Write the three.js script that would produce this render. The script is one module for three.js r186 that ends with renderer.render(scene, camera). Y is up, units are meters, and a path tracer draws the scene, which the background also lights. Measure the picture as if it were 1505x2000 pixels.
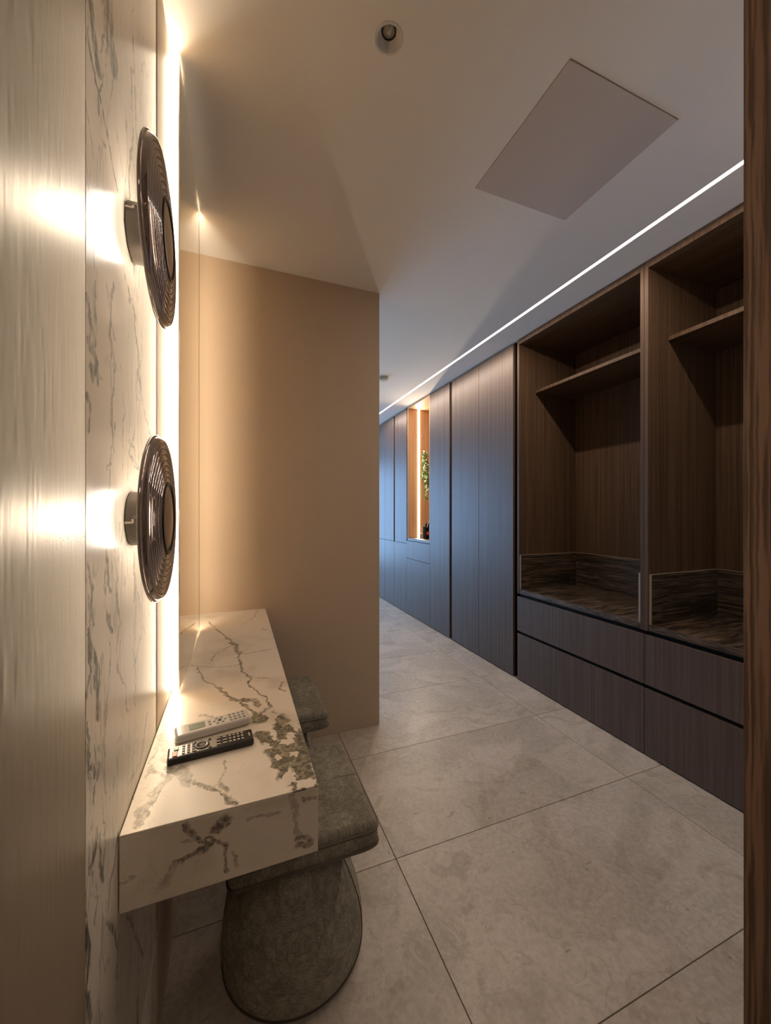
import * as THREE from 'three';
import { RoundedBoxGeometry } from 'three/addons/geometries/RoundedBoxGeometry.js';
import { mergeGeometries } from 'three/addons/utils/BufferGeometryUtils.js';
import { RectAreaLightUniformsLib } from 'three/addons/lights/RectAreaLightUniformsLib.js';

// ---------------------------------------------------------------- camera, sky, exposure, lamp strengths
const EYE = 1.28, CEIL = 2.60;
const scene = new THREE.Scene();
const camera = new THREE.PerspectiveCamera(106.26, 1505 / 2000, 0.02, 60);
camera.position.set(0, EYE, 0);
camera.rotation.set(0, -21.173 * Math.PI / 180, 0);
scene.add(camera);
const renderer = new THREE.WebGLRenderer({ antialias: true });
renderer.toneMapping = THREE.LinearToneMapping;
renderer.toneMappingExposure = 1.05;
renderer.shadowMap.enabled = true;
RectAreaLightUniformsLib.init();
const SKY = new THREE.Color(0.31, 0.54, 0.90);           // evening sky outside the far window
scene.background = SKY;
scene.backgroundIntensity = 8.5;
const MIRROR_LED = { color: new THREE.Color(1.0, 0.79, 0.55), light: 40, glow: 5 };
const CEILING_LED = { color: new THREE.Color(1.0, 0.80, 0.64), light: 110, glow: 6 };
const ROOM_LAMP = { color: new THREE.Color(1.0, 0.74, 0.54), light: 12, glow: 4 };
const NICHE_LED = { color: new THREE.Color(1.0, 0.80, 0.58), light: 110, glow: 12 };
const SCONCE_LED = { color: new THREE.Color(1.0, 0.78, 0.54), light: 0.8, glow: 46 };

// ---------------------------------------------------------------- noise and textures
const hash = (x, y, s) => {
  let h = Math.imul(x | 0, 374761393) ^ Math.imul(y | 0, 668265263) ^ Math.imul(s | 0, 974634777);
  h = Math.imul(h ^ (h >>> 13), 1274126177); h ^= h >>> 16;
  return (h >>> 0) / 4294967296;
};
const noise = (x, y, s = 0) => {
  const ix = Math.floor(x), iy = Math.floor(y), fx = x - ix, fy = y - iy;
  const ux = fx * fx * (3 - 2 * fx), uy = fy * fy * (3 - 2 * fy);
  const a = hash(ix, iy, s), b = hash(ix + 1, iy, s), c = hash(ix, iy + 1, s), d = hash(ix + 1, iy + 1, s);
  return a + (b - a) * ux + (c - a) * uy + (a - b - c + d) * ux * uy;
};
const fbm = (x, y, o = 4, s = 0) => {
  let v = 0, a = 0.5, t = 0;
  for (let i = 0; i < o; i++) { v += a * noise(x, y, s + i * 17); t += a; x *= 2.03; y *= 2.03; a *= 0.5; }
  return v / t;
};
const clamp = (x, a = 0, b = 1) => Math.min(b, Math.max(a, x));
const smooth = (a, b, x) => { const t = clamp((x - a) / (b - a)); return t * t * (3 - 2 * t); };
const lerp = (a, b, t) => a + (b - a) * t;
const mix3 = (a, b, t) => [lerp(a[0], b[0], t), lerp(a[1], b[1], t), lerp(a[2], b[2], t)];
function rng(seed) { let s = seed >>> 0; return () => { s = (Math.imul(s, 1664525) + 1013904223) >>> 0; return s / 4294967296; }; }

function makeTexture(w, h, fn, { srgb = true, wrap = THREE.MirroredRepeatWrapping } = {}) {
  const data = new Uint8Array(w * h * 4);
  for (let j = 0; j < h; j++) for (let i = 0; i < w; i++) {
    const c = fn((i + 0.5) / w, (j + 0.5) / h, i, j), k = 4 * (j * w + i);
    if (typeof c === 'number') { data[k] = data[k + 1] = data[k + 2] = clamp(c) * 255; } else { data[k] = clamp(c[0], 0, 255); data[k + 1] = clamp(c[1], 0, 255); data[k + 2] = clamp(c[2], 0, 255); }
    data[k + 3] = 255;
  }
  const t = new THREE.DataTexture(data, w, h, THREE.RGBAFormat);
  t.magFilter = THREE.LinearFilter; t.minFilter = THREE.LinearMipmapLinearFilter; t.generateMipmaps = true;
  t.wrapS = t.wrapT = wrap; t.colorSpace = srgb ? THREE.SRGBColorSpace : THREE.NoColorSpace;
  t.needsUpdate = true;
  return t;
}

// the stain of veins in a slab of marble: paths [width in mm, strength, [[x, y] in metres ...]]
function veinMask(w, h, x0, x1, y0, y1, paths, { wob = 0.006, scale = 60, seed = 1, pores = true, fine = .003, streak = 0 } = {}) {
  const m = new Float32Array(w * h), px = (x1 - x0) / w, py = (y1 - y0) / h;
  paths.forEach(([mm, strength, pts], vi) => {
    for (let s = 0; s + 1 < pts.length; s++) {
      const [ax, ay] = pts[s], [bx, by] = pts[s + 1], r = mm * 0.0005, pad = r * 2.2 + wob * 1.2;
      const i0 = Math.max(0, Math.floor((Math.min(ax, bx) - pad - x0) / px)), i1 = Math.min(w - 1, Math.ceil((Math.max(ax, bx) + pad - x0) / px));
      const j0 = Math.max(0, Math.floor((Math.min(ay, by) - pad - y0) / py)), j1 = Math.min(h - 1, Math.ceil((Math.max(ay, by) + pad - y0) / py));
      const dx = bx - ax, dy = by - ay, L2 = dx * dx + dy * dy || 1e-9;
      for (let j = j0; j <= j1; j++) for (let i = i0; i <= i1; i++) {
        const gx = x0 + (i + 0.5) * px, gy = y0 + (j + 0.5) * py;
        const qx = gx + (fbm(gx * scale, gy * scale, 3, seed) - 0.5) * 2 * wob + (noise(gx * 260, gy * 260, seed + 21) - .5) * fine, qy = gy + (fbm(gx * scale, gy * scale, 3, seed + 50) - 0.5) * 2 * wob + (noise(gx * 260, gy * 260, seed + 22) - .5) * fine;
        const t = clamp(((qx - ax) * dx + (qy - ay) * dy) / L2), d = Math.hypot(qx - ax - t * dx, qy - ay - t * dy);
        const width = r * (pores && mm > 20 ? .75 + .5 * noise(gx * 40, gy * 40, seed + 7) : .4 + 1.2 * noise(gx * 40 + vi * 9, gy * 40, seed + 7));
        const big = pores && mm > 20;
        let a = 1 - smooth(width * 0.6, width * 1.15 + 0.0006, d);
        if (a <= 0) continue;
        if (pores && mm > 20) a *= 1 - smooth(.60, .64, noise(gx * 58 + .5 * noise(gx * 150, gy * 150, 8), gy * 40 + .5 * noise(gx * 150, gy * 150, 9), seed + 3)) * .93;
        a *= strength * (streak ? smooth(.2, .62, fbm(gx * 190, gy * 34, 3, seed + 11)) * 1.25 : (big ? .82 : .5) + (big ? .2 : .5) * smooth(.25, .6, fbm(gx * 210, gy * 210, 2, seed + 11)));
        const k = j * w + i; if (a > m[k]) m[k] = a;
      }
    }
  });
  return m;
}

// ---------------------------------------------------------------- marble slabs (veins placed as they run on these very slabs)
const topVeins = [
  [6, .8, [[-.125, 2.013], [-.085, 1.869], [-.037, 1.724]]],
  [15, .8, [[-.037, 1.724], [-.003, 1.613], [.008, 1.51]]],
  [7, .85, [[.008, 1.51], [.011, 1.421], [.017, 1.341], [.036, 1.281], [.04, 1.215], [.056, 1.164], [.078, 1.142], [.084, 1.067]]],
  [7, .7, [[-.126, 1.434], [-.106, 1.353], [-.09, 1.305], [-.064, 1.263], [-.038, 1.215]]],
  [14, .85, [[-.038, 1.215], [-.019, 1.166], [.003, 1.137], [.03, 1.082], [.049, 1.028]]],
  [15, .85, [[.003, 1.137], [.048, 1.126], [.055, 1.085]]],
  [4, .6, [[-.145, 1.458], [-.092, 1.425], [-.057, 1.408], [-.01, 1.399], [.011, 1.411]]],
  [4, .6, [[-.087, 1.459], [-.07, 1.54], [-.042, 1.589], [-.023, 1.615]]],
  [6, .6, [[.008, 1.51], [.049, 1.505], [.088, 1.514], [.12, 1.519]]],
  [4, .6, [[.036, 1.298], [.061, 1.274], [.093, 1.259]]],
  [4, .6, [[.024, 1.898], [.065, 1.979], [.087, 2.033], [.098, 2.143]]],
  [6, .6, [[.106, 1.813], [.12, 1.773]]],
  [5, .7, [[.134, 1.21], [.122, 1.183], [.117, 1.163], [.134, 1.149]]],
  [50, 1, [[.049, 1.018], [.07, 1.02], [.095, 1], [.112, .962], [.127, .917], [.134, .869], [.141, .825]]],
  [35, 1, [[.055, .95], [.074, .875], [.083, .832], [.092, .792], [.1, .756], [.118, .739], [.139, .738]]],
  [40, 1, [[.096, .958], [.104, .898], [.116, .843], [.124, .802], [.129, .765]]],
  [14, .6, [[.049, 1.028], [.062, 1.05], [.084, 1.067]]],
  [14, .45, [[-.165, 1.03], [-.158, 1.0], [-.144, .96], [-.142, .919]]],
  [15, .7, [[-.142, .919], [-.125, .884], [-.106, .856], [-.088, .836]]],
  [30, .55, [[-.123, .897], [-.103, .861], [-.084, .831]]],
  [9, .9, [[-.088, .836], [-.068, .821], [-.044, .793], [-.024, .77], [-.009, .747], [0, .735]]],
  [14, .5, [[-.17, .903], [-.143, .877], [-.129, .858], [-.136, .835], [-.142, .808], [-.155, .785], [-.157, .745]]],
  [7, .6, [[-.132, .852], [-.13, .809], [-.143, .791], [-.151, .748]]],
  [4, .5, [[-.019, .872], [-.02, .843], [-.029, .813], [-.036, .796]]],
  [9, .6, [[-.029, .8], [-.017, .776]]],
  [9, .4, [[-.091, 1.094], [-.075, 1.082], [-.059, 1.07]]],
  [6, .5, [[-.165, .868], [-.168, .923], [-.165, 1.011]]],
];
const endVeins = [
  [9, .8, [[-.081, .75], [-.074, .737], [-.064, .723], [-.051, .711]]],
  [6, .9, [[-.051, .711], [-.047, .715], [-.04, .713], [-.037, .706], [-.04, .702], [-.047, .705], [-.051, .711]]],
  [9, .9, [[-.037, .705], [-.026, .696], [-.016, .697]]],
  [6, .7, [[-.016, .697], [-.019, .679], [-.016, .658], [-.016, .647]]],
  [17, .8, [[-.033, .727], [-.026, .733], [-.016, .737]]],
  [15, .8, [[-.047, .699], [-.064, .697], [-.081, .693], [-.097, .691]]],
  [19, .35, [[-.091, .691], [-.104, .677], [-.113, .658]]],
  [8, .4, [[-.005, .678], [.002, .649]]],
  [8, .35, [[.017, .729], [.043, .728], [.073, .725]]],
  [8, .35, [[.095, .751], [.101, .729], [.109, .666]]],
  [11, .75, [[.107, .667], [.121, .666], [.135, .656], [.129, .648], [.109, .654]]],
  [8, .5, [[.117, .735], [.138, .736]]],
  [6, .4, [[-.175, .683], [-.154, .686]]],
  [5, .4, [[-.051, .715], [-.067, .72], [-.087, .719]]],
];
const wallVeins = [
  [40, .95, [[.665, 2.09], [.678, 2.037], [.682, 2.011], [.695, 1.991], [.709, 1.967]]],
  [26, .75, [[.604, 1.951], [.617, 1.914], [.631, 1.896]]],
  [7, .85, [[.597, 1.896], [.624, 1.862], [.646, 1.857], [.67, 1.839], [.687, 1.825], [.705, 1.808], [.728, 1.799]]],
  [5, .6, [[.591, 1.802], [.604, 1.782], [.617, 1.757]]],
  [5, .5, [[.714, 1.972], [.695, 1.923], [.687, 1.876]]],
  [6, .5, [[.658, 1.81], [.67, 1.81]]],
  [9, .75, [[.765, 1.691], [.8, 1.664], [.838, 1.651], [.866, 1.595], [.875, 1.553]]],
  [11, .65, [[.591, 1.554], [.607, 1.528], [.604, 1.491]]],
  [9, .4, [[.678, 1.613], [.687, 1.578], [.714, 1.549]]],
  [5, .4, [[.723, 1.889], [.765, 1.843]]],
  [12, .8, [[.862, 1.548], [.85, 1.524], [.862, 1.501]]],
  [6, .65, [[.875, 1.553], [.922, 1.483], [.951, 1.466], [.983, 1.456]]],
  [14, .85, [[.602, 1.5], [.619, 1.493], [.631, 1.483], [.613, 1.458]]],
  [8, .5, [[.631, 1.483], [.638, 1.472], [.657, 1.47]]],
  [18, .3, [[.686, 1.548], [.709, 1.515], [.725, 1.504]]],
  [7, .6, [[.713, 1.505], [.709, 1.475], [.693, 1.435], [.697, 1.403], [.713, 1.378], [.678, 1.341]]],
  [12, .65, [[.591, 1.429], [.602, 1.417], [.597, 1.399], [.599, 1.384]]],
  [6, .6, [[.844, 1.432], [.8, 1.38], [.869, 1.36]]],
  [9, .75, [[.678, 1.181], [.671, 1.149], [.686, 1.123], [.705, 1.099]]],
  [14, .65, [[.597, 1.205], [.613, 1.172], [.61, 1.152], [.625, 1.128]]],
  [7, .6, [[.835, 1.202], [.842, 1.155], [.835, 1.113]]],
  [5, .6, [[.844, 1.14], [.894, 1.085], [.922, 1.031]]],
  [5, .5, [[.79, 1.405], [.833, 1.396], [.869, 1.365]]],
  [17, .85, [[.605, 1.109], [.63, 1.069], [.639, 1.044], [.643, 1.003]]],
  [9, .75, [[.597, 1.126], [.605, 1.084], [.601, 1.046]]],
  [9, .75, [[.597, 1.014], [.605, .982], [.605, .954], [.634, .921], [.613, .891]]],
  [17, .85, [[.617, .862], [.63, .832], [.613, .819]]],
  [8, .75, [[.648, .823], [.643, .791], [.657, .754]]],
  [7, .7, [[.733, .756], [.715, .729], [.687, .72], [.677, .685], [.721, .607], [.733, .525]]],
  [19, .9, [[.586, .752], [.593, .711], [.589, .674], [.597, .623], [.61, .52], [.6, .4]]],
  [6, .7, [[.721, 1.158], [.745, 1.1], [.721, 1.076]]],
  [6, .6, [[.733, 1.033], [.772, .982], [.786, .931]]],
  [8, .55, [[.605, .812], [.63, .746], [.621, .725]]],
  [8, .5, [[.864, 1.111], [.901, 1.037], [.847, .999]]],
  [9, .5, [[.941, .841], [.882, .784], [.8, .796]]],
  [7, .65, [[.786, .578], [.847, .477], [.901, .377]]],
  [7, .6, [[.68, .48], [.72, .36], [.76, .2]]],
];
{ // finer strands between the large veins of the wall slab
  const R = rng(11);
  for (let n = 0; n < 120; n++) {
    let x = .43 + .62 * R(), y = 2.55 * R(); const pts = [[x, y]], lean = (R() - .5) * .012;
    for (let i = 0; i < 4 + 5 * R(); i++) { x += lean + (R() - .5) * .022; y -= .02 + .03 * R(); pts.push([x, y]); }
    wallVeins.push([1.5 + 5 * R() * R() + (R() > .85 ? 8 : 0), .25 + .5 * R(), pts]);
  }
}
const MARBLE = [226, 216, 200], VEIN_TOP = [84, 79, 66], VEIN_END = [88, 78, 74], VEIN_WALL = [76, 78, 73];
function marbleTexture(w, h, x0, x1, y0, y1, paths, vein, { streak = 0, ...o }) {
  const m = veinMask(w, h, x0, x1, y0, y1, paths, { ...o, streak });
  return makeTexture(w, h, (u, v, i, j) => {
    const x = lerp(x0, x1, u), y = lerp(y0, y1, v);
    const cloud = fbm(x * 9, y * (streak ? 4 : 9), 4, o.seed + 90);
    let c = mix3(MARBLE, [202, 191, 173], smooth(0.45, 0.8, cloud) * 0.7);
    if (streak) {
      const s = Math.abs(fbm(x * 34 + 3 * fbm(x * 6, y * 3, 2, 5), y * 7, 4, o.seed + 60) - 0.5);
      c = mix3(c, [150, 146, 134], (1 - smooth(0, 0.035, s)) * 0.55 * smooth(0.4, 0.62, fbm(x * 8, y * 5, 2, 33)));
    } else {
      const s = Math.abs(fbm(x * 26, y * 26, 4, o.seed + 60) - 0.5);
      c = mix3(c, [170, 158, 132], (1 - smooth(0, 0.012, s)) * 0.35 * smooth(0.5, 0.66, fbm(x * 12, y * 12, 2, 37)));
    }
    const a = m[j * w + i];
    const tone = mix3(vein, [vein[0] + 62, vein[1] + 57, vein[2] + 48], smooth(.25, .75, fbm(x * 170, y * 170, 3, 44)));
    return mix3(c, tone, clamp(a));
  }, { wrap: THREE.ClampToEdgeWrapping });
}
const TOP = { x0: -.178, x1: .145, y0: .731, y1: 2.175 };
const mTop = new THREE.MeshPhysicalMaterial({ name: 'marble_top', map: marbleTexture(460, 2000, TOP.x0, TOP.x1, TOP.y0, TOP.y1, topVeins, VEIN_TOP, { seed: 3, wob: .009, scale: 55 }), roughness: .40 });
const mEnd = new THREE.MeshPhysicalMaterial({ name: 'marble_apron', map: marbleTexture(800, 320, -.178, .145, .632, .758, endVeins, VEIN_END, { seed: 9, wob: .006, scale: 70 }), roughness: .3 });
const mWall = new THREE.MeshPhysicalMaterial({ name: 'marble_wall', map: marbleTexture(640, 2000, .42, 1.06, 0, 2.6, wallVeins, VEIN_WALL, { seed: 21, wob: .012, scale: 40, streak: 1, pores: false }), roughness: .3 });

// ---------------------------------------------------------------- other materials
const std = (o) => new THREE.MeshPhysicalMaterial(o);
const woodTexture = (dark, light, seed, fine = 1) => makeTexture(512, 1024, (u, v) => {
  const w = 0.012 * fbm(u * 3, v * 5, 2, seed);
  const band = fbm((u + w) * 34, v * 1.6, 3, seed + 1), line = noise((u + w) * 190, v * 7, seed + 2), pore = noise((u + w) * 330, v * 26, seed + 3);
  let t = 0.5 * band + 0.38 * line + 0.12 * pore;
  t = smooth(0.22, 0.78, t);
  const c = mix3(dark, light, t);
  return pore > 0.86 ? mix3(c, dark, 0.5 * fine) : c;
});
const woodTex = woodTexture([80, 64, 55], [101, 84, 73], 5);
const woodInTex = woodTexture([70, 53, 39], [100, 78, 58], 15);
const mWood = std({ name: 'walnut_laminate', map: woodTex, roughness: .42, specularIntensity: .9 });
const mWoodIn = std({ name: 'walnut_interior', map: woodInTex, roughness: .55, specularIntensity: .5 });
const mNiche = std({ name: 'niche_oak', map: woodTexture([168, 132, 96], [196, 160, 122], 25), roughness: .55 });
const mBlack = std({ name: 'black_channel', color: 0x060606, roughness: .6, specularIntensity: .3 });
const mCarcass = std({ name: 'dark_carcass', color: 0x1c1612, roughness: .8 });
const stoneTex = makeTexture(512, 512, (u, v) => {
  const w = 0.05 * (fbm(u * 4, v * 5, 3, 70) - .5), b = fbm(u * 4, (v + w) * 60, 4, 71), f = noise(u * 20, (v + w) * 210, 72);
  return mix3([36, 30, 25], [116, 98, 80], smooth(.25, .8, .72 * b + .28 * f));
});
const mStone = std({ name: 'dark_travertine', map: stoneTex, roughness: .35 });
const mStoneEdge = std({ name: 'stone_edge', color: 0x9c8c7c, roughness: .5 });
const oakTex = makeTexture(512, 1024, (u, v) => {
  const w = .03 * (fbm(u * 2, v * 6, 3, 31) - .5) + .004 * (noise(u * 10, v * 60, 30) - .5);
  const g = noise((u + w) * 84, v * 9, 32), g2 = noise((u + w) * 150, v * 30, 33), big = fbm(u * 5, v * 2, 2, 34);
  const t = smooth(.30, .66, .62 * g + .22 * g2 + .16 * big);
  return mix3([94, 74, 61], [140, 114, 97], t);
});
const oakBump = makeTexture(512, 1024, (u, v) => {
  const w = .03 * (fbm(u * 2, v * 6, 3, 31) - .5) + .004 * (noise(u * 10, v * 60, 30) - .5);
  return smooth(.2, .75, .75 * noise((u + w) * 84, v * 9, 32) + .25 * noise((u + w) * 150, v * 30, 33));
}, { srgb: false });
const mOak = std({ name: 'oak_jamb', map: oakTex, bumpMap: oakBump, bumpScale: .0012, roughness: .55 });
const tileMats = [0, 1, 2, 3].map(k => std({
  name: 'stone_tile', roughness: .38, specularIntensity: .7,
  map: makeTexture(1024, 512, (u, v) => {
    const x = u * 1.2, y = v * .6, s = 200 + k * 31;
    const wx = fbm(x * 3, y * 3, 3, s) - .5, wy = fbm(x * 3, y * 3, 3, s + 9) - .5;
    const cl = fbm(x * 4 + wx * 3, y * 5 + wy * 3, 4, s + 1), gr = fbm(x * 90, y * 90, 2, s + 2);
    let c = mix3([166, 156, 143], [181, 171, 158], smooth(.3, .7, cl));
    c = mix3(c, [142, 130, 115], .4 * smooth(.55, .8, fbm(x * 9 + wx * 8, y * 14 + wy * 8, 4, s + 3)));
    const vein = Math.abs(fbm(x * 5 + wx * 4, y * 7 + wy * 4, 5, s + 4) - .5), on = smooth(.5, .66, fbm(x * 2.4, y * 2.4, 2, s + 5));
    c = mix3(c, [198, 190, 178], .22 * on * (1 - smooth(0, .014, vein)));
    c = mix3(c, [124, 114, 101], .2 * on * (1 - smooth(0, .012, Math.abs(vein - .03))));
    const g = (gr - .5) * 22 + (noise(x * 420, y * 420, s + 6) - .5) * 10;
    const pit = noise(x * 60, y * 60, s + 7) > .93 && noise(x * 14, y * 14, s + 8) > .7 ? -26 : 0;
    return [c[0] + g + pit, c[1] + g + pit, c[2] + g + pit];
  }),
}));
const mGrout = std({ name: 'grout', color: 0x6d6459, roughness: .9 });
const mSlab = std({ name: 'floor_slab', color: 0xa59a8c, roughness: .5 });
const mPaint = std({ name: 'ceiling_paint', color: 0xefece6, roughness: .9 });
const mHatch = std({ name: 'hatch_paint', color: 0xcdc3bc, roughness: .9 });
const mRoom = std({ name: 'room_paint', color: 0xcfcac2, roughness: .9 });
const mBeige = std({ name: 'beige_lacquer', color: 0xbba78f, roughness: .5, specularIntensity: .6 });
const doorBump = makeTexture(512, 512, (u, v) => .5 * fbm(u * 40, v * 9, 4, 61) + .5 * fbm(u * 160, v * 30, 2, 62), { srgb: false });
const mDoor = std({ name: 'beige_door', color: 0x827464, roughness: .46, specularIntensity: .32, bumpMap: doorBump, bumpScale: .0006 });
const mMirror = std({ name: 'mirror', color: new THREE.Color(.86, .83, .76), metalness: 1, roughness: .015 });
const mMetal = std({ name: 'brushed_metal', color: 0x8d8680, metalness: .9, roughness: .38 });
const mDrum = std({ name: 'drum_metal', color: 0x6b645e, metalness: .7, roughness: .5 });
const mWhite = std({ name: 'white_plastic', color: 0xd8d6d2, roughness: .5 });
const mGlow = (L) => std({ name: 'led_diffuser', color: 0xffffff, emissive: L.color.clone().lerp(new THREE.Color(1, 1, 1), .45), emissiveIntensity: L.glow, roughness: .6 });
const fabTex = makeTexture(768, 768, (u, v) => {
  const b = fbm(u * 10, v * 10, 4, 81), f = noise(u * 260, v * 260, 82), t = noise(u * 90, v * 240, 83), p = fbm(u * 40, v * 40, 3, 85);
  return mix3([94, 90, 79], [174, 168, 151], clamp(.16 * smooth(.3, .7, b) + .36 * f + .3 * t + .18 * smooth(.35, .7, p)));
});
const fabBump = makeTexture(768, 768, (u, v) => .6 * noise(u * 260, v * 260, 82) + .4 * noise(u * 90, v * 240, 83), { srgb: false });
const mFab = std({ name: 'chenille', map: fabTex, bumpMap: fabBump, bumpScale: .0015, roughness: .95, sheen: .4, sheenColor: new THREE.Color(.5, .48, .42), sheenRoughness: .6, specularIntensity: .2 });
const mPiping = std({ name: 'dark_piping', color: 0x3c372d, roughness: .95 });

// ---------------------------------------------------------------- building helpers (x right, y up, d = distance down the hall = -z)
const taken = {};
function numbered(name) { const n = taken[name] = (taken[name] ?? -1) + 1; return n ? `${name}_${String(n).padStart(3, '0')}` : name; }
function shade(m) { m.castShadow = true; m.receiveShadow = true; return m; }
function uvBox(g, su = 1, sv = 1, ou = 0, ov = 0, at = [0, 0, 0]) {
  const p = g.attributes.position, n = g.attributes.normal, uv = new Float32Array(p.count * 2);
  for (let i = 0; i < p.count; i++) {
    const x = p.getX(i) + at[0], y = p.getY(i) + at[1], z = p.getZ(i) + at[2], ax = Math.abs(n.getX(i)), ay = Math.abs(n.getY(i)), az = Math.abs(n.getZ(i));
    let a, b;
    if (ax >= ay && ax >= az) { a = z; b = y; } else if (az >= ay) { a = x; b = y; } else { a = x; b = z; }
    uv[2 * i] = a * su + ou; uv[2 * i + 1] = b * sv + ov;
  }
  g.setAttribute('uv', new THREE.BufferAttribute(uv, 2));
  return g;
}
// box from limits; d counts away from the camera
function box(x0, x1, y0, y1, d0, d1, r = .0012, uv = [1, 1, 0, 0]) {
  const w = x1 - x0, h = y1 - y0, d = d1 - d0, rr = Math.min(r, w / 2.2, h / 2.2, d / 2.2);
  const g = rr > 0 ? new RoundedBoxGeometry(w, h, d, 1, rr) : new THREE.BoxGeometry(w, h, d);
  const at = [(x0 + x1) / 2, (y0 + y1) / 2, -(d0 + d1) / 2];
  uvBox(g, ...uv, at); g.translate(...at);
  return g;
}
const merge = (l) => mergeGeometries(l.map(g => { const k = g.index ? g.toNonIndexed() : g; for (const n of Object.keys(k.attributes)) if (!['position', 'normal', 'uv'].includes(n)) k.deleteAttribute(n); return k; }));
function part(name, geo, mat, parent, label) {
  const m = shade(new THREE.Mesh(geo, mat)); m.name = name;
  if (label) m.userData.label = label;
  parent.add(m); return m;
}
function structure(name, geo, mat) { const m = shade(new THREE.Mesh(geo, mat)); m.name = name; m.userData.kind = 'structure'; scene.add(m); return m; }
function structureGroup(name) { const g = new THREE.Group(); g.name = name; g.userData.kind = 'structure'; scene.add(g); return g; }
function thing(name, label, category, group) {
  const g = new THREE.Group(); g.name = numbered(name); g.userData = { label, category }; if (group) g.userData.group = group;
  scene.add(g); return g;
}
// builds parts in hall coordinates, then moves the thing's own origin to its base
function settle(g, x, y, z) { for (const c of g.children) { c.position.x -= x; c.position.y -= y; c.position.z -= z; } g.position.set(x, y, z); return g; }
function areaLight(L, w, h, pos, target, strength = 1) {
  const l = new THREE.RectAreaLight(L.color, L.light * strength, w, h);
  l.position.set(...pos); l.lookAt(...target); scene.add(l); return l;
}
const lathe = (pts, seg = 64) => new THREE.LatheGeometry(pts.map(([r, y]) => new THREE.Vector2(r, y)), seg);
const WOOD = [1 / .6, 1 / 2.4];
let woodShift = 0;
const wuv = () => { woodShift += .37; return [...WOOD, woodShift, woodShift * .61]; };

// ---------------------------------------------------------------- the setting
const DOOR_TURN = 7.5 * Math.PI / 180;
const XW = -.178, XC = 2.003, XB = 2.60, DF = 2.175;
{ // floor: joints every 1.2 m across and 0.605 m down the hall
  const f = structureGroup('floor');
  part('grout_bed', box(-3.2, 2.72, -.12, -.0025, -2.2, 8.2, 0), mGrout, f);
  const geo = new Map();
  let k = 0;
  for (let c = -1; c <= 1; c++) for (let r = -2; r <= 12; r++) {
    const x0 = .548 + 1.208 * c, d0 = .703 + .605 * r;
    const g = new RoundedBoxGeometry(1.2055, .012, .6025, 1, .0012);
    const rnd = hash(c, r, 4), fx = rnd > .5 ? 1 : -1, fz = hash(c, r, 5) > .5 ? 1 : -1;
    const p = g.attributes.position, uv = g.attributes.uv;
    for (let i = 0; i < p.count; i++) uv.setXY(i, p.getX(i) * fx / 1.21 + .5, p.getZ(i) * fz / .61 + .5);
    g.translate(x0 + .604, -.006, -(d0 + .3025));
    part('tile', g, tileMats[(Math.floor(hash(c + 5, r, 9) * 4) + (k++)) % 4], f);
  }
  part('floor_slab', box(-3.2, -.662, -.0125, 0, 2.3, 8.2, 0), mSlab, f);
}
const LEDX = [1.771, 1.795], HATCH = [.905, 1.382, .850, 1.326], DL = { x: .396, d: .996, r: .0365 };
{ // ceiling with a lamp hole, a hatch opening and a slot for the light line
  const s = new THREE.Shape([[-3.2, -2.2], [2.72, -2.2], [2.72, 8.2], [-3.2, 8.2]].map(p => new THREE.Vector2(...p)));
  const rect = (a, b, c, d) => new THREE.Path([[a, c], [a, d], [b, d], [b, c]].map(p => new THREE.Vector2(...p)));
  s.holes.push(rect(LEDX[0], LEDX[1], .40, 5.25), rect(HATCH[0] - .0008, HATCH[1] + .0008, HATCH[2] - .003, HATCH[3] + .0008));
  const hole = new THREE.Path(); hole.absarc(DL.x, DL.d, DL.r, 0, Math.PI * 2, true); s.holes.push(hole);
  const g = new THREE.ExtrudeGeometry(s, { depth: .1, bevelEnabled: false, curveSegments: 48 });
  g.rotateX(-Math.PI / 2); g.translate(0, CEIL, 0);
  structure('ceiling', g, mPaint);
  structure('ceiling_upper', box(-3.2, 2.72, CEIL + .101, CEIL + .2, -2.2, 8.2, 0), mRoom);
}
{ // left wall: polished marble slab, dark groove, beige panel
  const w = structureGroup('wall_left');
  part('wall_core', box(-.42, -.196, 0, CEIL, .590, DF, 0), mCarcass, w);
  const g = box(-.194, XW, .001, CEIL, .590, 1.043, .001);
  const p = g.attributes.position, uv = g.attributes.uv;
  for (let i = 0; i < p.count; i++) uv.setXY(i, (-p.getZ(i) - .42) / .64, p.getY(i) / 2.6);
  part('marble_panel', g, mWall, w);
  part('beige_panel', box(-.194, XW, .001, CEIL, 1.060, DF, .001), mBeige, w);
  part('wall_core', box(-.42, -.32, 0, CEIL, -2.2, .589, 0), mBeige, w);
  const pale = std({ name: 'pale_strip', color: 0xd8ccb8, roughness: .5 });
  for (const [a, b] of [[.592, 1.043], [1.061, 1.9]]) part('joint_strip', box(-.1785, XW + .002, .257, .263, a, b, 0), pale, w);
  structure('trim_1', box(-.1935, -.1815, .001, CEIL, 1.0435, 1.0595, 0), std({ name: 'bronze_groove', color: 0x6d6152, roughness: .4, metalness: .4 }));
}
structure('wall_back', box(-3.2, .803, 0.001, CEIL, DF, 2.30, .001), mBeige);
structure('wall_right', box(2.62, 2.72, 0.001, CEIL, -2.2, 8.2, 0), mRoom);
structure('wall_front', box(-.42, 2.62, 0.001, CEIL, -2.2, -2.1, 0), mRoom);
structure('wall_near', box(.732, 2.62, 0.001, CEIL, .16, .30, 0), mRoom);
structure('wall_west', box(-3.2, -3.1, 0.001, CEIL, 2.30, 8.2, 0), mRoom);
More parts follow.
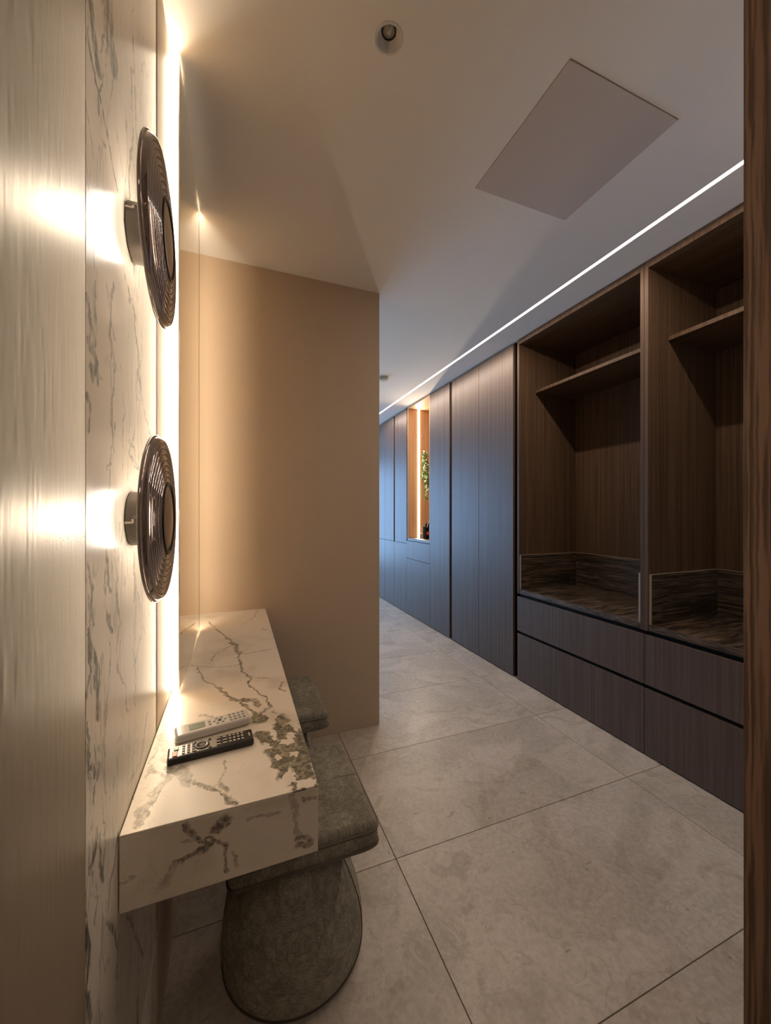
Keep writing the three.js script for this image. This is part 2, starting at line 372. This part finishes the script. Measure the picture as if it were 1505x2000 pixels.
{ // far end: a wide window to the evening sky
  structure('wall_far', merge([box(-3.1, -2.0, .001, CEIL, 8.1, 8.2, 0), box(1.95, 2.62, .001, CEIL, 8.1, 8.2, 0), box(-2.0, 1.95, 2.40, CEIL, 8.1, 8.2, 0), box(-2.0, 1.95, .001, .10, 8.1, 8.2, 0)]), mRoom);
  const w = structureGroup('window_1'), m = std({ name: 'window_frame', color: 0x3a3a3c, roughness: .5 });
  for (const x of [-2.0, -.70, .60, 1.90]) part('frame_post', box(x, x + .05, .10, 2.40, 8.12, 8.18), m, w);
  for (const y of [.10, 2.35]) part('frame_rail', box(-1.95, 1.90, y, y + .05, 8.125, 8.175), m, w);
  const pane = std({ name: 'window_glass', transmission: 1, thickness: 0, roughness: 0, ior: 1.45 });
  for (const x of [-1.95, -.65, .65]) part('pane', box(x, x + 1.25, .15, 2.35, 8.147, 8.153, 0), pane, w);
}
// the doorway the picture is taken through: beige leaf folded back on the left, oak jamb on the right
{
  const d = structure('door_1', box(-.042, 0, .006, CEIL - .008, -.86, 0, .002, [1, 1, 0, 0]), mDoor); // stands ten degrees open from the wall
  d.position.set(XW + .001, 0, -.586); d.rotation.y = DOOR_TURN;
}
structure('trim_2', box(.680, .731, 0.001, CEIL - .001, -.08, .330, .0015, [1 / .28, 1 / 1.3, 0, 0]), mOak);

// ---------------------------------------------------------------- cupboards along the right wall
const cupboards = 'built-in walnut cupboards along the right wall';
function openCabinet(D0, label) { // two drawers, a stone seat and an open locker above, one unit of a pair
  const W = .984, D1 = D0 + W, g = thing('open_cabinet', label, 'cabinet', 'open cloakroom units'), T = .022;
  part('carcass', box(2.03, XB, .002, .655, D0 + .002, D1 - .002, 0), mBlack, g);
  for (const d of [D0, D1 - T]) part('side_panel', box(XC, XB, .657, 2.578, d + .0005, d + T - .0005, .001, wuv()), mWoodIn, g);
  part('back_panel', box(2.575, XB - .005, .69, 2.556, D0 + T, D1 - T, 0, wuv()), mWoodIn, g);
  part('top_panel', box(XC, XB, 2.556, 2.578, D0 + T, D1 - T, .001, [1 / .6, 1 / 2.4, .2, .3]), mWoodIn, g);
  part('top_rail', box(XC + .006, 2.06, 2.5795, 2.5985, D0, D1, .001, [1 / .6, 1 / 2.4, .5, .1]), mWoodIn, g);
  part('shelf', box(2.16, 2.575, 2.200, 2.222, D0 + T, D1 - T, .001, [1 / .6, 1 / 2.4, .7, .6]), mWoodIn, g);
  const suv = [1 / .5, 1 / .5, 0, 0];
  part('stone_seat', box(XC + .002, 2.575, .659, .692, D0 + T, D1 - T, .0015, [2, 1 / .9, .1, .3]), mStone, g);
  part('stone_upstand', box(2.563, 2.575, .692, .952, D0 + T, D1 - T, .001, [1 / .9, 2, .2, .1]), mStone, g);
  for (const [d, o] of [[D0 + T, .4], [D1 - T - .012, .8]]) {
    const u = part('stone_upstand', box(2.012, 2.563, .692, .952, d, d + .012, .001, [1 / .9, 2, o, .5]), mStone, g);
    part('edge_strip', box(2.007, 2.012, .692, .952, d, d + .012, .001), mStoneEdge, u, 'pale cut edge of the stone upstand');
    part('edge_strip', box(2.012, 2.563, .952, .9535, d, d + .012, 0), mStoneEdge, u, 'pale cut edge of the stone upstand');
  }
  part('edge_strip', box(2.563, 2.575, .952, .9535, D0 + T + .012, D1 - T - .012, 0), mStoneEdge, g, 'pale cut edge of the stone upstand');
  part('drawer', box(XC, 2.024, .374, .636, D0 + .0015, D1 - .0015, .0012, wuv()), mWood, g);
  part('drawer', box(XC, 2.024, .008, .354, D0 + .0015, D1 - .0015, .0012, wuv()), mWood, g);
  return settle(g, 2.3, 0, -(D0 + W / 2));
}
openCabinet(1.396, 'open walnut locker with stone seat, the one beside the closed tall cupboard');
openCabinet(.412, 'open walnut locker with stone seat, the one cut off by the oak door jamb');
const door = (g, d0, d1, y0 = .008, y1 = 2.585) => part('door', box(XC, 2.024, y0, y1, d0 + .0015, d1 - .0015, .0014, wuv()), mWood, g);
const carcass = (g, d0, d1, y0 = .002, y1 = 2.597) => part('carcass', box(2.026, XB, y0, y1, d0, d1, 0), mCarcass, g);
const channel = (g, d0, d1, y0 = .004, y1 = 2.596) => part('handle_channel', merge([box(2.06, 2.07, y0, y1, d0, d1, 0), box(2.0255, 2.06, y0, y1, d0 - .004, d0 - .001, 0), box(2.0255, 2.06, y0, y1, d1 + .001, d1 + .004, 0)]), mBlack, g, 'black recessed finger-pull channel');
{
  const g = thing('tall_cabinet', 'tall two-door walnut cupboard with black finger channels, next to the open lockers', 'cabinet', cupboards);
  carcass(g, 2.429, 3.338); door(g, 2.425, 2.880); door(g, 2.880, 3.342); channel(g, 2.3865, 2.4195);
  settle(g, 2.3, 0, -2.88);
}
{
  const g = thing('tall_cabinet', 'narrow single-door walnut cupboard between the two-door cupboard and the lit niche', 'cabinet', cupboards);
  carcass(g, 3.386, 3.805); door(g, 3.382, 3.807); channel(g, 3.3475, 3.3765);
  settle(g, 2.3, 0, -3.6);
}
{ // lit niche over a drawer and a door
  const g = thing('niche_cabinet', 'walnut cabinet with a warm lit niche above one drawer and one door', 'cabinet', cupboards);
  const D0 = 3.807, D1 = 4.430;
  part('carcass', box(2.026, XB, .002, .922, D0 + .002, D1 - .002, 0), mCarcass, g);
  part('side_panel', box(XC + .001, XB, .957, 2.597, D0 + .001, D0 + .018, .001, wuv()), mNiche, g);
  part('side_panel', box(XC + .001, XB, .957, 2.597, 4.392, 4.408, .001, wuv()), mNiche, g);
  part('back_panel', box(2.56, 2.575, .957, 2.575, D0 + .018, 4.392, 0, wuv()), mNiche, g);
  part('top_panel', box(XC + .001, XB, 2.575, 2.597, D0 + .018, 4.392, .001, [1 / .6, 1 / 2.4, .2, .9]), mNiche, g);
  part('handle_channel', box(2.035, 2.05, .93, 2.597, 4.409, D1 - .001, 0), mBlack, g, 'black recessed finger-pull channel');
  part('niche_counter', box(XC, 2.56, .924, .956, D0 + .001, D1 - .024, .0015, [1 / .6, 1 / 2.4, .1, .4]), mWood, g);
  part('drawer', box(XC, 2.024, .703, .919, D0 + .0015, D1 - .0015, .0012, wuv()), mWood, g);
  door(g, D0, D1, .008, .699);
  part('led_strip', box(2.143, 2.160, .960, 2.572, 4.382, 4.391, 0), mGlow(NICHE_LED), g, 'glowing vertical light strip set in the niche side');
  settle(g, 2.3, 0, -4.12);
  areaLight(NICHE_LED, .022, 1.60, [2.151, 1.766, -4.380], [2.151, 1.766, 0]);
}
{
  const g = thing('larder_cabinet', 'farthest walnut cupboard, upper doors over lower doors, beyond the lit niche', 'cabinet', cupboards);
  carcass(g, 4.434, 5.60);
  for (const [a, b] of [[4.43, 4.822], [4.860, 5.192], [5.192, 5.60]]) door(g, a, b, .884, 2.585);
  for (const [a, b] of [[4.43, 4.844], [4.844, 5.192], [5.192, 5.60]]) door(g, a, b, .008, .880);
  part('handle_channel', box(2.0245, 2.0258, .884, 2.59, 4.824, 4.858, 0), mBlack, g, 'black recessed finger-pull channel');
  settle(g, 2.3, 0, -5.0);
}

// ---------------------------------------------------------------- floating marble counter
{
  const g = thing('floating_counter', 'thick veined marble counter fixed to the left wall under the mirror', 'counter');
  const t = box(XW + .0015, .145, .7540, .758, .731, DF - .001, .0011);
  { const p = t.attributes.position, uv = t.attributes.uv; for (let i = 0; i < p.count; i++) uv.setXY(i, (p.getX(i) - TOP.x0) / (TOP.x1 - TOP.x0), (-p.getZ(i) - TOP.y0) / (TOP.y1 - TOP.y0)); }
  part('top_slab', t, mTop, g);
  const e = box(XW + .0015, .145, .632, .7538, .731, .743, .0010);
  { const p = e.attributes.position, uv = e.attributes.uv; for (let i = 0; i < p.count; i++) uv.setXY(i, (p.getX(i) + .178) / .323, (p.getY(i) - .632) / .126); }
  part('end_apron', e, mEnd, g);
  const a = box(.133, .145, .632, .7538, .7435, DF - .001, .0010);
  { const p = a.attributes.position, uv = a.attributes.uv; for (let i = 0; i < p.count; i++) uv.setXY(i, (-p.getZ(i) - .73) / .7, (p.getY(i) - .632) / .126); }
  part('front_apron', a, mEnd, g);
  part('underside_board', box(XW + .0015, .1325, .640, .652, .7435, DF - .001, 0), mCarcass, g);
  settle(g, 0, .632, -1.45);
}

// ---------------------------------------------------------------- mirror with light strips down both edges
{
  const g = thing('wall_mirror', 'tall frameless mirror with bright light strips down its edges', 'mirror');
  const y0 = .7625, y1 = CEIL - .004, MX = -.153;
  part('mirror_glass', box(MX - .004, MX, y0, y1, 1.245, 1.860, .0006), mMirror, g);
  part('back_board', box(XW + .001, MX - .010, y0 + .03, y1 - .03, 1.285, 1.820, 0), mRoom, g);
  const glow = mGlow(MIRROR_LED);
  for (const d of [1.262, 1.826]) part('led_strip', box(XW + .0012, MX - .0048, y0 + .001, y1 - .001, d, d + .016, 0), glow, g, 'glowing vertical light strip behind the mirror edge');
  part('touch_switch', box(MX - .016, MX - .001, 1.055, 1.105, 1.8645, 1.882, .002), std({ name: 'dark_switch', color: 0x2c241c, roughness: .5 }), g, 'small dark switch on the far mirror edge');
  part('edge_trim', box(MX - .004, MX + .0005, y0, y1, 1.8605, 1.8640, 0), mBlack, g, 'dark far edge of the mirror');
  settle(g, -.165, y0, -1.55);
  const h = y1 - y0 - .01, y = (y0 + y1) / 2;
  areaLight(MIRROR_LED, .018, h, [-.167, y, -1.2605], [-.167, y, 5]);
  areaLight(MIRROR_LED, .014, h, [-.167, y, -1.2795], [-.167, y, -5]);   // the strips shine inwards behind the glass as well
  areaLight(MIRROR_LED, .014, h, [-.167, y, -1.8245], [-.167, y, 5]);
  areaLight(MIRROR_LED, .018, h, [-.167, y, -1.8435], [-.167, y, -5]);
}

// ---------------------------------------------------------------- two round glass wall lamps
function wallLamp(y, label, turn) { // turned on a lathe whose axis sticks out from the wall
  const g = thing('wall_lamp', label, 'wall lamp', 'round ripple glass wall lamps');
  const out = new THREE.Group();
  const put = (name, geo, mat, lab) => { geo.rotateZ(-Math.PI / 2); return part(name, geo, mat, g, lab); };
  const base = put('lamp_base', lathe([[0, .0005], [.0470, .0005], [.0485, .002], [.0485, .0290], [.0470, .0305], [0, .0305]], 72), mDrum, 'grey metal drum against the wall');
  const led = put('led_ring', lathe([[0, .0307], [.0490, .0307], [.0497, .0313], [.0497, .0358], [.0490, .0364], [0, .0364]], 64), mGlow(SCONCE_LED), 'glowing ring between drum and glass');
  const pts = [], front = [], N = 8, r0 = .0665, r1 = .1490;
  const dish = r => lerp(.0465, .0395, Math.pow((r - r0) / (r1 - r0), 1.3));
  for (let i = 0; i <= 192; i++) { const t = i / 192, r = lerp(r0, r1, t); front.push([r, dish(r) + .0085 + .0052 * Math.sqrt(Math.abs(Math.sin(Math.PI * N * t))) - .003 * smooth(.93, 1, t)]); }
  for (let i = 0; i <= 60; i++) { const t = i / 60, r = lerp(r0, r1, t); pts.push([r, dish(r) + .0012 * Math.sin(Math.PI * 2 * N * t)]); }
  const rim = []; for (let i = 1; i < 10; i++) { const a = -Math.PI / 2 + Math.PI * i / 10; rim.push([r1 + .0035 * Math.cos(a), dish(r1) + .0028 + .0032 * Math.sin(a)]); }
  const glass = std({ name: 'smoked_glass', color: new THREE.Color(.72, .64, .59), metalness: .28, transmission: .82, thickness: .01, ior: 1.52, roughness: .04, attenuationColor: new THREE.Color(.36, .31, .29), attenuationDistance: .016, specularIntensity: 1 });
  put('glass_disc', lathe([...pts, ...rim, ...front.reverse(), pts[0]], 128), glass, 'smoked glass disc with concentric ripples');
  const cap = put('centre_cap', lathe([[0, .0410], [.0640, .0410], [.0662, .043], [.0662, .0605], [.0650, .0618], [.0625, .0618], [.0612, .0605], [.0605, .0530], [0, .0530]], 72), std({ name: 'dark_cap_rim', color: 0x1c1612, roughness: .35, metalness: .3 }), 'dark raised centre ring');
  const plate = lathe([[0, .0531], [.0600, .0531], [.0604, .0545], [.0600, .0590], [.045, .0612], [.02, .0628], [0, .0632]], 64); plate.rotateZ(-Math.PI / 2);
  part('centre_plate', plate, std({ name: 'bronze_mirror', color: 0xb39f84, metalness: .85, roughness: .30 }), cap, 'domed bronze centre plate');
  // fixing screw and bayonet slot on the drum
  const pale = std({ name: 'bright_slot', color: 0xe6dfd2, roughness: .4, emissive: 0x000000 });
  const slot = merge([new THREE.BoxGeometry(.012, .0035, .0016).translate(.0065, -.006, .0486), new THREE.BoxGeometry(.0035, .007, .0016).translate(.0125, -.0035, .0486)]); slot.rotateX(turn);
  part('bayonet_slot', slot, pale, base);
  const scr = new THREE.CylinderGeometry(.0035, .0035, .003, 20).rotateX(Math.PI / 2).translate(.0155, .004, .0486); scr.rotateX(turn);
  part('screw', scr, mMetal, base);
  g.position.set(XW, y, -.815);
  const l = new THREE.PointLight(SCONCE_LED.color, SCONCE_LED.light, 0, 2); l.position.set(XW + .0335, y, -.815); l.castShadow = true; scene.add(l);
  return g;
}
wallLamp(EYE + .505, 'upper of the two round smoked glass wall lamps beside the mirror', -.45);
wallLamp(EYE - .012, 'lower of the two round smoked glass wall lamps beside the mirror', 0);

// ---------------------------------------------------------------- ceiling fittings
{
  const g = thing('ceiling_light', 'long thin straight light line set into the ceiling above the cupboards', 'light');
  part('led_strip', box(LEDX[0] + .0015, LEDX[1] - .0015, CEIL + .002, CEIL + .010, .402, 5.24, 0), mGlow(CEILING_LED), g, 'glowing diffuser strip');
  part('channel', merge([box(LEDX[0] + .0002, LEDX[0] + .0013, CEIL + .0005, CEIL + .04, .402, 5.248, 0), box(LEDX[1] - .0013, LEDX[1] - .0002, CEIL + .0005, CEIL + .04, .402, 5.248, 0)]), mWhite, g);
  settle(g, (LEDX[0] + LEDX[1]) / 2, CEIL, -2.8);
  areaLight(CEILING_LED, .020, 4.82, [(LEDX[0] + LEDX[1]) / 2, CEIL - .0005, -2.82], [(LEDX[0] + LEDX[1]) / 2, 0, -2.82]);
}
{
  const g = thing('recessed_downlight', 'small round recessed downlight, switched off, in the ceiling', 'light');
  part('trim_ring', lathe([[.0325, 0], [.0335, -.0016], [.0385, -.0016], [.0402, -.0006], [.0402, 0], [.0362, .0001], [.0355, .004], [.0325, .004], [.0325, 0]], 64), mWhite, g);
  part('reflector', lathe([[.0323, -.0005], [.0305, .003], [.0215, .019], [.0208, .021], [.0222, .021], [.0315, .006], [.0323, .004], [.0323, -.0005]], 64), mWhite, g);
  part('bulb', lathe([[0, .0165], [.006, .0165], [.0125, .0178], [.0172, .021], [.0180, .026], [.0168, .045], [0, .045]], 12).toNonIndexed(), std({ name: 'lamp_lens', color: 0xa8a294, roughness: .12, metalness: .5, flatShading: true }), g, 'faceted lamp lens');
  g.position.set(DL.x, CEIL, -DL.d);
}
{
  const m = shade(new THREE.Mesh(box(HATCH[0], HATCH[1], CEIL - .003, CEIL + .018, HATCH[2], HATCH[3], .0008), mHatch));
  m.name = 'ceiling_hatch'; m.userData = { label: 'flush rectangular access hatch in the ceiling beside the light line', category: 'hatch' }; scene.add(m);
}
{
  const g = thing('smoke_detector', 'small round smoke detector on the ceiling past the beige wall', 'detector');
  part('mounting_plate', lathe([[0, 0], [.046, 0], [.047, -.003], [.046, -.010], [0, -.010]], 40), mWhite, g);
  part('sensor_body', lathe([[0, -.0102], [.040, -.0102], [.041, -.020], [.037, -.030], [.030, -.033], [0, -.033]], 40), mWhite, g);
  g.position.set(1.345, CEIL - .0002, -3.52);
}

{ // the lamp of the room the picture is taken from
  const g = thing('ceiling_lamp', 'round flush ceiling lamp in the room behind the doorway', 'light');
  part('lamp_body', lathe([[0, 0], [.23, 0], [.235, -.004], [.235, -.040], [.225, -.046], [.215, -.040], [0, -.040]], 64), mWhite, g);
  part('diffuser', lathe([[0, -.0402], [.213, -.0402], [.213, -.046], [0, -.050]], 64), mGlow(ROOM_LAMP), g, 'glowing round diffuser');
  g.position.set(.15, CEIL - .0005, -(-1.0));
  areaLight(ROOM_LAMP, .38, .38, [.15, CEIL - .052, 1.0], [.15, 0, 1.0]);
}

// ---------------------------------------------------------------- stools
function stool(x, d, label) {
  const g = thing('stool', label, 'stool', 'grey-green stools under the counter');
  const prof = [[0, .001], [.150, .001], [.182, .004], [.1955, .014], [.2000, .035], [.2005, .075], [.196, .125], [.184, .18], [.168, .235], [.150, .29], [.136, .335], [.127, .375], [.124, .384], [0, .384]];
  const curve = new THREE.CatmullRomCurve3(prof.slice(1, 12).map(([r, y]) => new THREE.Vector3(r, y, 0)));
  const pp = curve.getPoints(40).map(p => [p.x, p.y]);
  const bg = lathe([[0, .001], ...pp, [0, .384]], 72);
  { const uv = bg.attributes.uv, p = bg.attributes.position; for (let i = 0; i < uv.count; i++) uv.setXY(i, uv.getX(i) * 2.0, p.getY(i) / .6); }
  const lean = (geo) => { const p = geo.attributes.position; for (let i = 0; i < p.count; i++) { const k = smooth(.04, .40, p.getY(i)); p.setX(i, p.getX(i) - .008 - .022 * k); } geo.computeVertexNormals(); return geo; };
  const base = part('pedestal', lean(bg), mFab, g);
  part('hem_piping', lean(new THREE.TorusGeometry(.1985, .0028, 8, 96).rotateX(Math.PI / 2).translate(0, .019, 0)), mPiping, base);
  for (const a of [.42, .42 + Math.PI]) {
    const c = new THREE.CatmullRomCurve3(pp.slice(4).map(([r, y]) => new THREE.Vector3((r + .0006) * Math.cos(a), y, (r + .0006) * Math.sin(a))));
    part('seam', lean(new THREE.TubeGeometry(c, 40, .0016, 6)), mPiping, base);
  }
  // seat: a domed cushion sewn to a boxed band, softly uneven
  const W = .380, L = .398;
  const soft = (geo, amp, s) => { geo.computeVertexNormals(); const p = geo.attributes.position, n = geo.attributes.normal; for (let i = 0; i < p.count; i++) { const k = (fbm(p.getX(i) * 14 + 9 * s, p.getZ(i) * 14 + p.getY(i) * 9, 2, 5) - .5) * amp; p.setXYZ(i, p.getX(i) + n.getX(i) * k, p.getY(i) + n.getY(i) * k, p.getZ(i) + n.getZ(i) * k); } geo.computeVertexNormals(); return geo; };
  const grid = (fy, nx = 44, nz = 46) => { // closed pillow: superellipse outline, top lifted by fy(edge distance)
    const pos = [], uv = [], idx = [];
    const R = 30, A = 96;
    for (let r = 0; r <= R; r++) for (let a = 0; a <= A; a++) {
      const t = a / A * Math.PI * 2, c = Math.cos(t), s = Math.sin(t), e = 2 / 16;
      const ex = Math.sign(c) * Math.pow(Math.abs(c), e), ez = Math.sign(s) * Math.pow(Math.abs(s), e);
      const [k, y] = fy(r / R);
      const x = ex * W / 2 * k, z = ez * L / 2 * k;
      pos.push(x, y, z); uv.push(r / R < .001 ? .5 : x / .5 + (y > 0 ? 0 : .5), z / .5 + y * 1.5);
    }
    for (let r = 0; r < R; r++) for (let a = 0; a < A; a++) { const i = r * (A + 1) + a, j = i + A + 1; idx.push(i, i + 1, j, i + 1, j + 1, j); }
    const b = new THREE.BufferGeometry(); b.setAttribute('position', new THREE.Float32BufferAttribute(pos, 3)); b.setAttribute('uv', new THREE.Float32BufferAttribute(uv, 2)); b.setIndex(idx); b.computeVertexNormals(); return b;
  };
  const domed = grid(t => { // from the crown outwards and down to the band
    if (t < .6) { const k = t / .6 * .90; return [k, .4560 - .006 * k * k]; }
    const a = (t - .6) / .4, q = a * Math.PI / 2; return [.90 + .10 * Math.sin(q), .4560 - .005 - (1 - Math.cos(q)) * .0225];
  });
  const cush = part('seat_cushion', soft(domed, .006, 1), mFab, g);
  const band = grid(t => {
    if (t < .12) return [1.0 - (t < .04 ? .02 : 0) + .0, .4265 - .001 - t * .02];
    if (t < .8) { const a = (t - .12) / .68; return [1 + .012 * Math.sin(a * Math.PI), .423 - a * .036]; }
    const a = (t - .8) / .2; return [1 - a, .385 - .0005 * a];
  });
  part('seat_band', soft(band, .003, 2), mFab, g);
  const ring = []; for (let a = 0; a < 120; a++) { const t = a / 120 * Math.PI * 2, c = Math.cos(t), s = Math.sin(t), e = 2 / 16; ring.push(new THREE.Vector3(Math.sign(c) * Math.pow(Math.abs(c), e) * W / 2 * 1.005, .4275, Math.sign(s) * Math.pow(Math.abs(s), e) * L / 2 * 1.005)); }
  part('piping', new THREE.TubeGeometry(new THREE.CatmullRomCurve3(ring, true), 240, .0032, 8, true), mFab, cush);
  const flap = ring.map(v => new THREE.Vector3(v.x * 1.004, .3865 + .0015 * Math.sin(v.x * 60 + v.z * 45), v.z * 1.004));
  part('band_edge', new THREE.TubeGeometry(new THREE.CatmullRomCurve3(flap, true), 240, .0036, 8, true), mFab, g);
  g.position.set(x, 0, -d);
  return g;
}
stool(.170, 1.168, 'nearer grey-green fabric stool with square seat, partly under the counter');
stool(.170, 1.775, 'farther grey-green fabric stool, beside the beige wall, behind the nearer stool');

// ---------------------------------------------------------------- remote controls on the counter
const RY = .7585;
{
  const g = thing('remote_control', 'light grey remote control with small display on the marble counter', 'remote control');
  const L = .162, Wd = .050, H = .019;
  part('case', new RoundedBoxGeometry(L, H, Wd, 4, .006).translate(0, H / 2, 0), std({ name: 'pale_case', color: 0xc9c4bd, roughness: .16 }), g);
  const top = H + .0001;
  part('display', box(-.052, -.018, top - .001, top + .0006, -.013, .013, .0004), std({ name: 'lcd', color: 0x7d8a76, roughness: .25 }), g, 'grey-green display window');
  const btn = []; const rb = (x, z, w, d) => btn.push(new RoundedBoxGeometry(w, .0016, d, 2, .0006).translate(x, top + .0005, z));
  rb(-.008, -.006, .006, .008); rb(-.008, .007, .006, .008);
  for (let a = 0; a < 6; a++) rb(.014 + .012 * Math.cos(a * Math.PI / 3), .013 * Math.sin(a * Math.PI / 3), .006, .005);
  for (let i = 0; i < 4; i++) for (let j = 0; j < 3; j++) rb(.038 + i * .010, -.013 + j * .013, .006, .006);
  const bm = part('buttons', merge(btn), std({ name: 'grey_buttons', color: 0x96918b, roughness: .5 }), g); bm.userData.kind = 'stuff';
  part('centre_button', new THREE.CylinderGeometry(.004, .004, .002, 20).translate(.014, top + .0007, 0), std({ name: 'dark_button', color: 0x5a5651, roughness: .5 }), g);
  g.position.set(-.052, RY, -1.007); g.rotation.y = 10.9 * Math.PI / 180;
}
{
  const g = thing('remote_control', 'black remote control with silver buttons lying in front of the pale one', 'remote control');
  const L = .170, Wd = .046, H = .015;
  part('case', new RoundedBoxGeometry(L, H, Wd, 4, .004).translate(0, H / 2, 0), std({ name: 'black_case', color: 0x141316, roughness: .3 }), g);
  const top = H + .0001;
  part('face_plate', box(-.062, .010, top - .001, top + .0004, -.019, .019, .0003), std({ name: 'silver_face', color: 0x8d877f, roughness: .35, metalness: .5 }), g, 'silver grey face panel');
  const black = std({ name: 'black_button', color: 0x17161a, roughness: .35 }), silver = std({ name: 'silver_button', color: 0xbdb8b0, roughness: .35 });
  const row = []; for (let i = 0; i < 3; i++) for (let j = 0; j < 4; j++) row.push(new RoundedBoxGeometry(.0055, .002, .0065, 2, .0008).translate(-.055 + i * .0095, top + .001, -.0135 + j * .009));
  part('menu_buttons', merge(row), black, g).userData.kind = 'stuff';
  part('direction_ring', lathe([[.0075, .0002], [.0078, .0026], [.0135, .0026], [.0142, .0018], [.0142, .0002], [.0075, .0002]], 40).translate(-.019, top, 0), black, g, 'black round direction ring');
  part('ok_button', new THREE.CylinderGeometry(.0062, .0066, .0022, 28).translate(-.019, top + .0012, 0), std({ name: 'dark_grey_button', color: 0x4c4946, roughness: .3 }), g);
  const cor = []; for (const [x, z] of [[-.033, -.016], [-.033, .016], [-.004, -.016], [-.004, .016]]) cor.push(new THREE.CylinderGeometry(.003, .003, .0022, 16).translate(x, top + .001, z));
  part('corner_buttons', merge(cor), black, g).userData.kind = 'stuff';
  const mid = []; for (let i = 0; i < 2; i++) for (let j = 0; j < 3; j++) mid.push(new RoundedBoxGeometry(.0085, .002, .004, 2, .0008).translate(.013 + i * .013, top + .0008, -.012 + j * .012));
  for (let i = 0; i < 4; i++) for (let j = 0; j < 3; j++) mid.push(new RoundedBoxGeometry(.0045, .002, .0055, 2, .0008).translate(.037 + i * .0085, top + .0008, -.012 + j * .012));
  part('number_buttons', merge(mid), silver, g).userData.kind = 'stuff';
  part('red_button', new RoundedBoxGeometry(.009, .002, .018, 2, .0008).translate(-.071, top + .0008, .010), std({ name: 'red_key', color: 0xb8452f, roughness: .4 }), g, 'red key');
  part('green_button', new RoundedBoxGeometry(.009, .002, .010, 2, .0008).translate(-.069, top + .0008, -.008), std({ name: 'green_key', color: 0x7fa84a, roughness: .4 }), g, 'green key');
  part('end_mark', box(.076, .079, top, top + .0003, -.007, .007, 0), silver, g, 'small pale printed mark');
  g.position.set(-.0505, RY, -.9225); g.rotation.y = 5.0 * Math.PI / 180;
}

// ---------------------------------------------------------------- things in the lit niche
{
  const g = thing('trailing_plant', 'green trailing ivy hanging in the lit niche', 'plant');
  const R = rng(77), leaf = [], stems = [];
  const leafShape = new THREE.Shape(); leafShape.moveTo(0, 0); leafShape.bezierCurveTo(.010, .004, .012, .016, 0, .028); leafShape.bezierCurveTo(-.012, .016, -.010, .004, 0, 0);
  const lg = new THREE.ExtrudeGeometry(leafShape, { depth: .0008, bevelEnabled: false, curveSegments: 4 });
  const m4 = new THREE.Matrix4(), q = new THREE.Quaternion(), e = new THREE.Euler();
  for (let v = 0; v < 9; v++) {
    const a = R() * 6.28, rad = .02 + .035 * R(), len = .30 + .34 * R() * (v < 5 ? 1 : .7), pts = [];
    for (let i = 0; i <= 8; i++) { const t = i / 8; pts.push(new THREE.Vector3(Math.cos(a) * rad * Math.min(1, t * 3) + .012 * Math.sin(t * 9 + v), .02 * Math.sin(Math.min(1, t * 4) * Math.PI) - len * t, Math.sin(a) * rad * Math.min(1, t * 3) + .012 * Math.cos(t * 7 + v))); }
    const c = new THREE.CatmullRomCurve3(pts); stems.push(new THREE.TubeGeometry(c, 16, .0014, 5));
    for (let i = 0; i < 46; i++) {
      const p = c.getPoint(Math.pow(R(), .9)), s = .75 + .7 * R();
      e.set(R() * 6.28, R() * 6.28, R() * 6.28); q.setFromEuler(e);
      m4.compose(p, q, new THREE.Vector3(s, s, s)); leaf.push(lg.clone().applyMatrix4(m4));
    }
  }
  const f = part('foliage', merge(leaf), std({ name: 'ivy_leaf', color: 0x5f7a34, roughness: .6, transmission: .35, thickness: 0 }), g); f.userData.kind = 'stuff';
  part('stems', merge(stems), std({ name: 'ivy_stem', color: 0x5a6a34, roughness: .7 }), g);
  part('hanging_cord', new THREE.TubeGeometry(new THREE.LineCurve3(new THREE.Vector3(0, -.02, 0), new THREE.Vector3(0, .21, -.046)), 4, .0015, 6), std({ name: 'cord', color: 0x4a3a2a, roughness: .8 }), g);
  part('wall_hook', new THREE.TorusGeometry(.010, .003, 8, 20).translate(0, .212, -.046), mMetal, g);
  g.position.set(2.205, 2.03, -4.326);
}
{
  const g = thing('gift_bag', 'small black bag with pale loop handle and red label in the niche', 'bag');
  const black = std({ name: 'black_card', color: 0x0d0c0c, roughness: .8, specularIntensity: .3 });
  part('bag_body', box(-.055, .055, .0005, .150, -.040, .040, .006), black, g);
  part('red_label', box(-.048, .030, .050, .090, -.0425, -.0402, .001), std({ name: 'red_card', color: 0xc23a26, roughness: .5 }), g, 'red label band');
  const arc = []; for (let i = 0; i <= 24; i++) { const t = i / 24 * Math.PI; arc.push(new THREE.Vector3(.040 * Math.cos(t), .140 + .075 * Math.sin(t), .044)); }
  part('loop_handle', new THREE.TubeGeometry(new THREE.CatmullRomCurve3(arc), 32, .005, 8), std({ name: 'pale_rope', color: 0xcfc4b2, roughness: .6 }), g, 'pale loop handle');
  const top = []; for (let i = 0; i <= 20; i++) { const t = i / 20; top.push([.045 * Math.sqrt(Math.max(0, 1 - t * t)) , .150 + .06 * t]); }
  part('tissue_top', lathe([[0, .149], ...top], 20), black, g);
  g.position.set(2.155, .956, -4.13);
}
{
  const g = thing('pillar_candle', 'small cream candle beside the black bag in the niche', 'candle');
  part('wax', lathe([[0, .0005], [.0165, .0005], [.0175, .002], [.0175, .058], [.016, .060], [.011, .057], [0, .056]], 28), std({ name: 'wax', color: 0xe2cfae, roughness: .5 }), g);
  part('wick', new THREE.CylinderGeometry(.0009, .0009, .010, 6).translate(0, .060, 0), mBlack, g);
  g.position.set(2.125, .956, -4.27);
}

renderer.render(scene, camera);
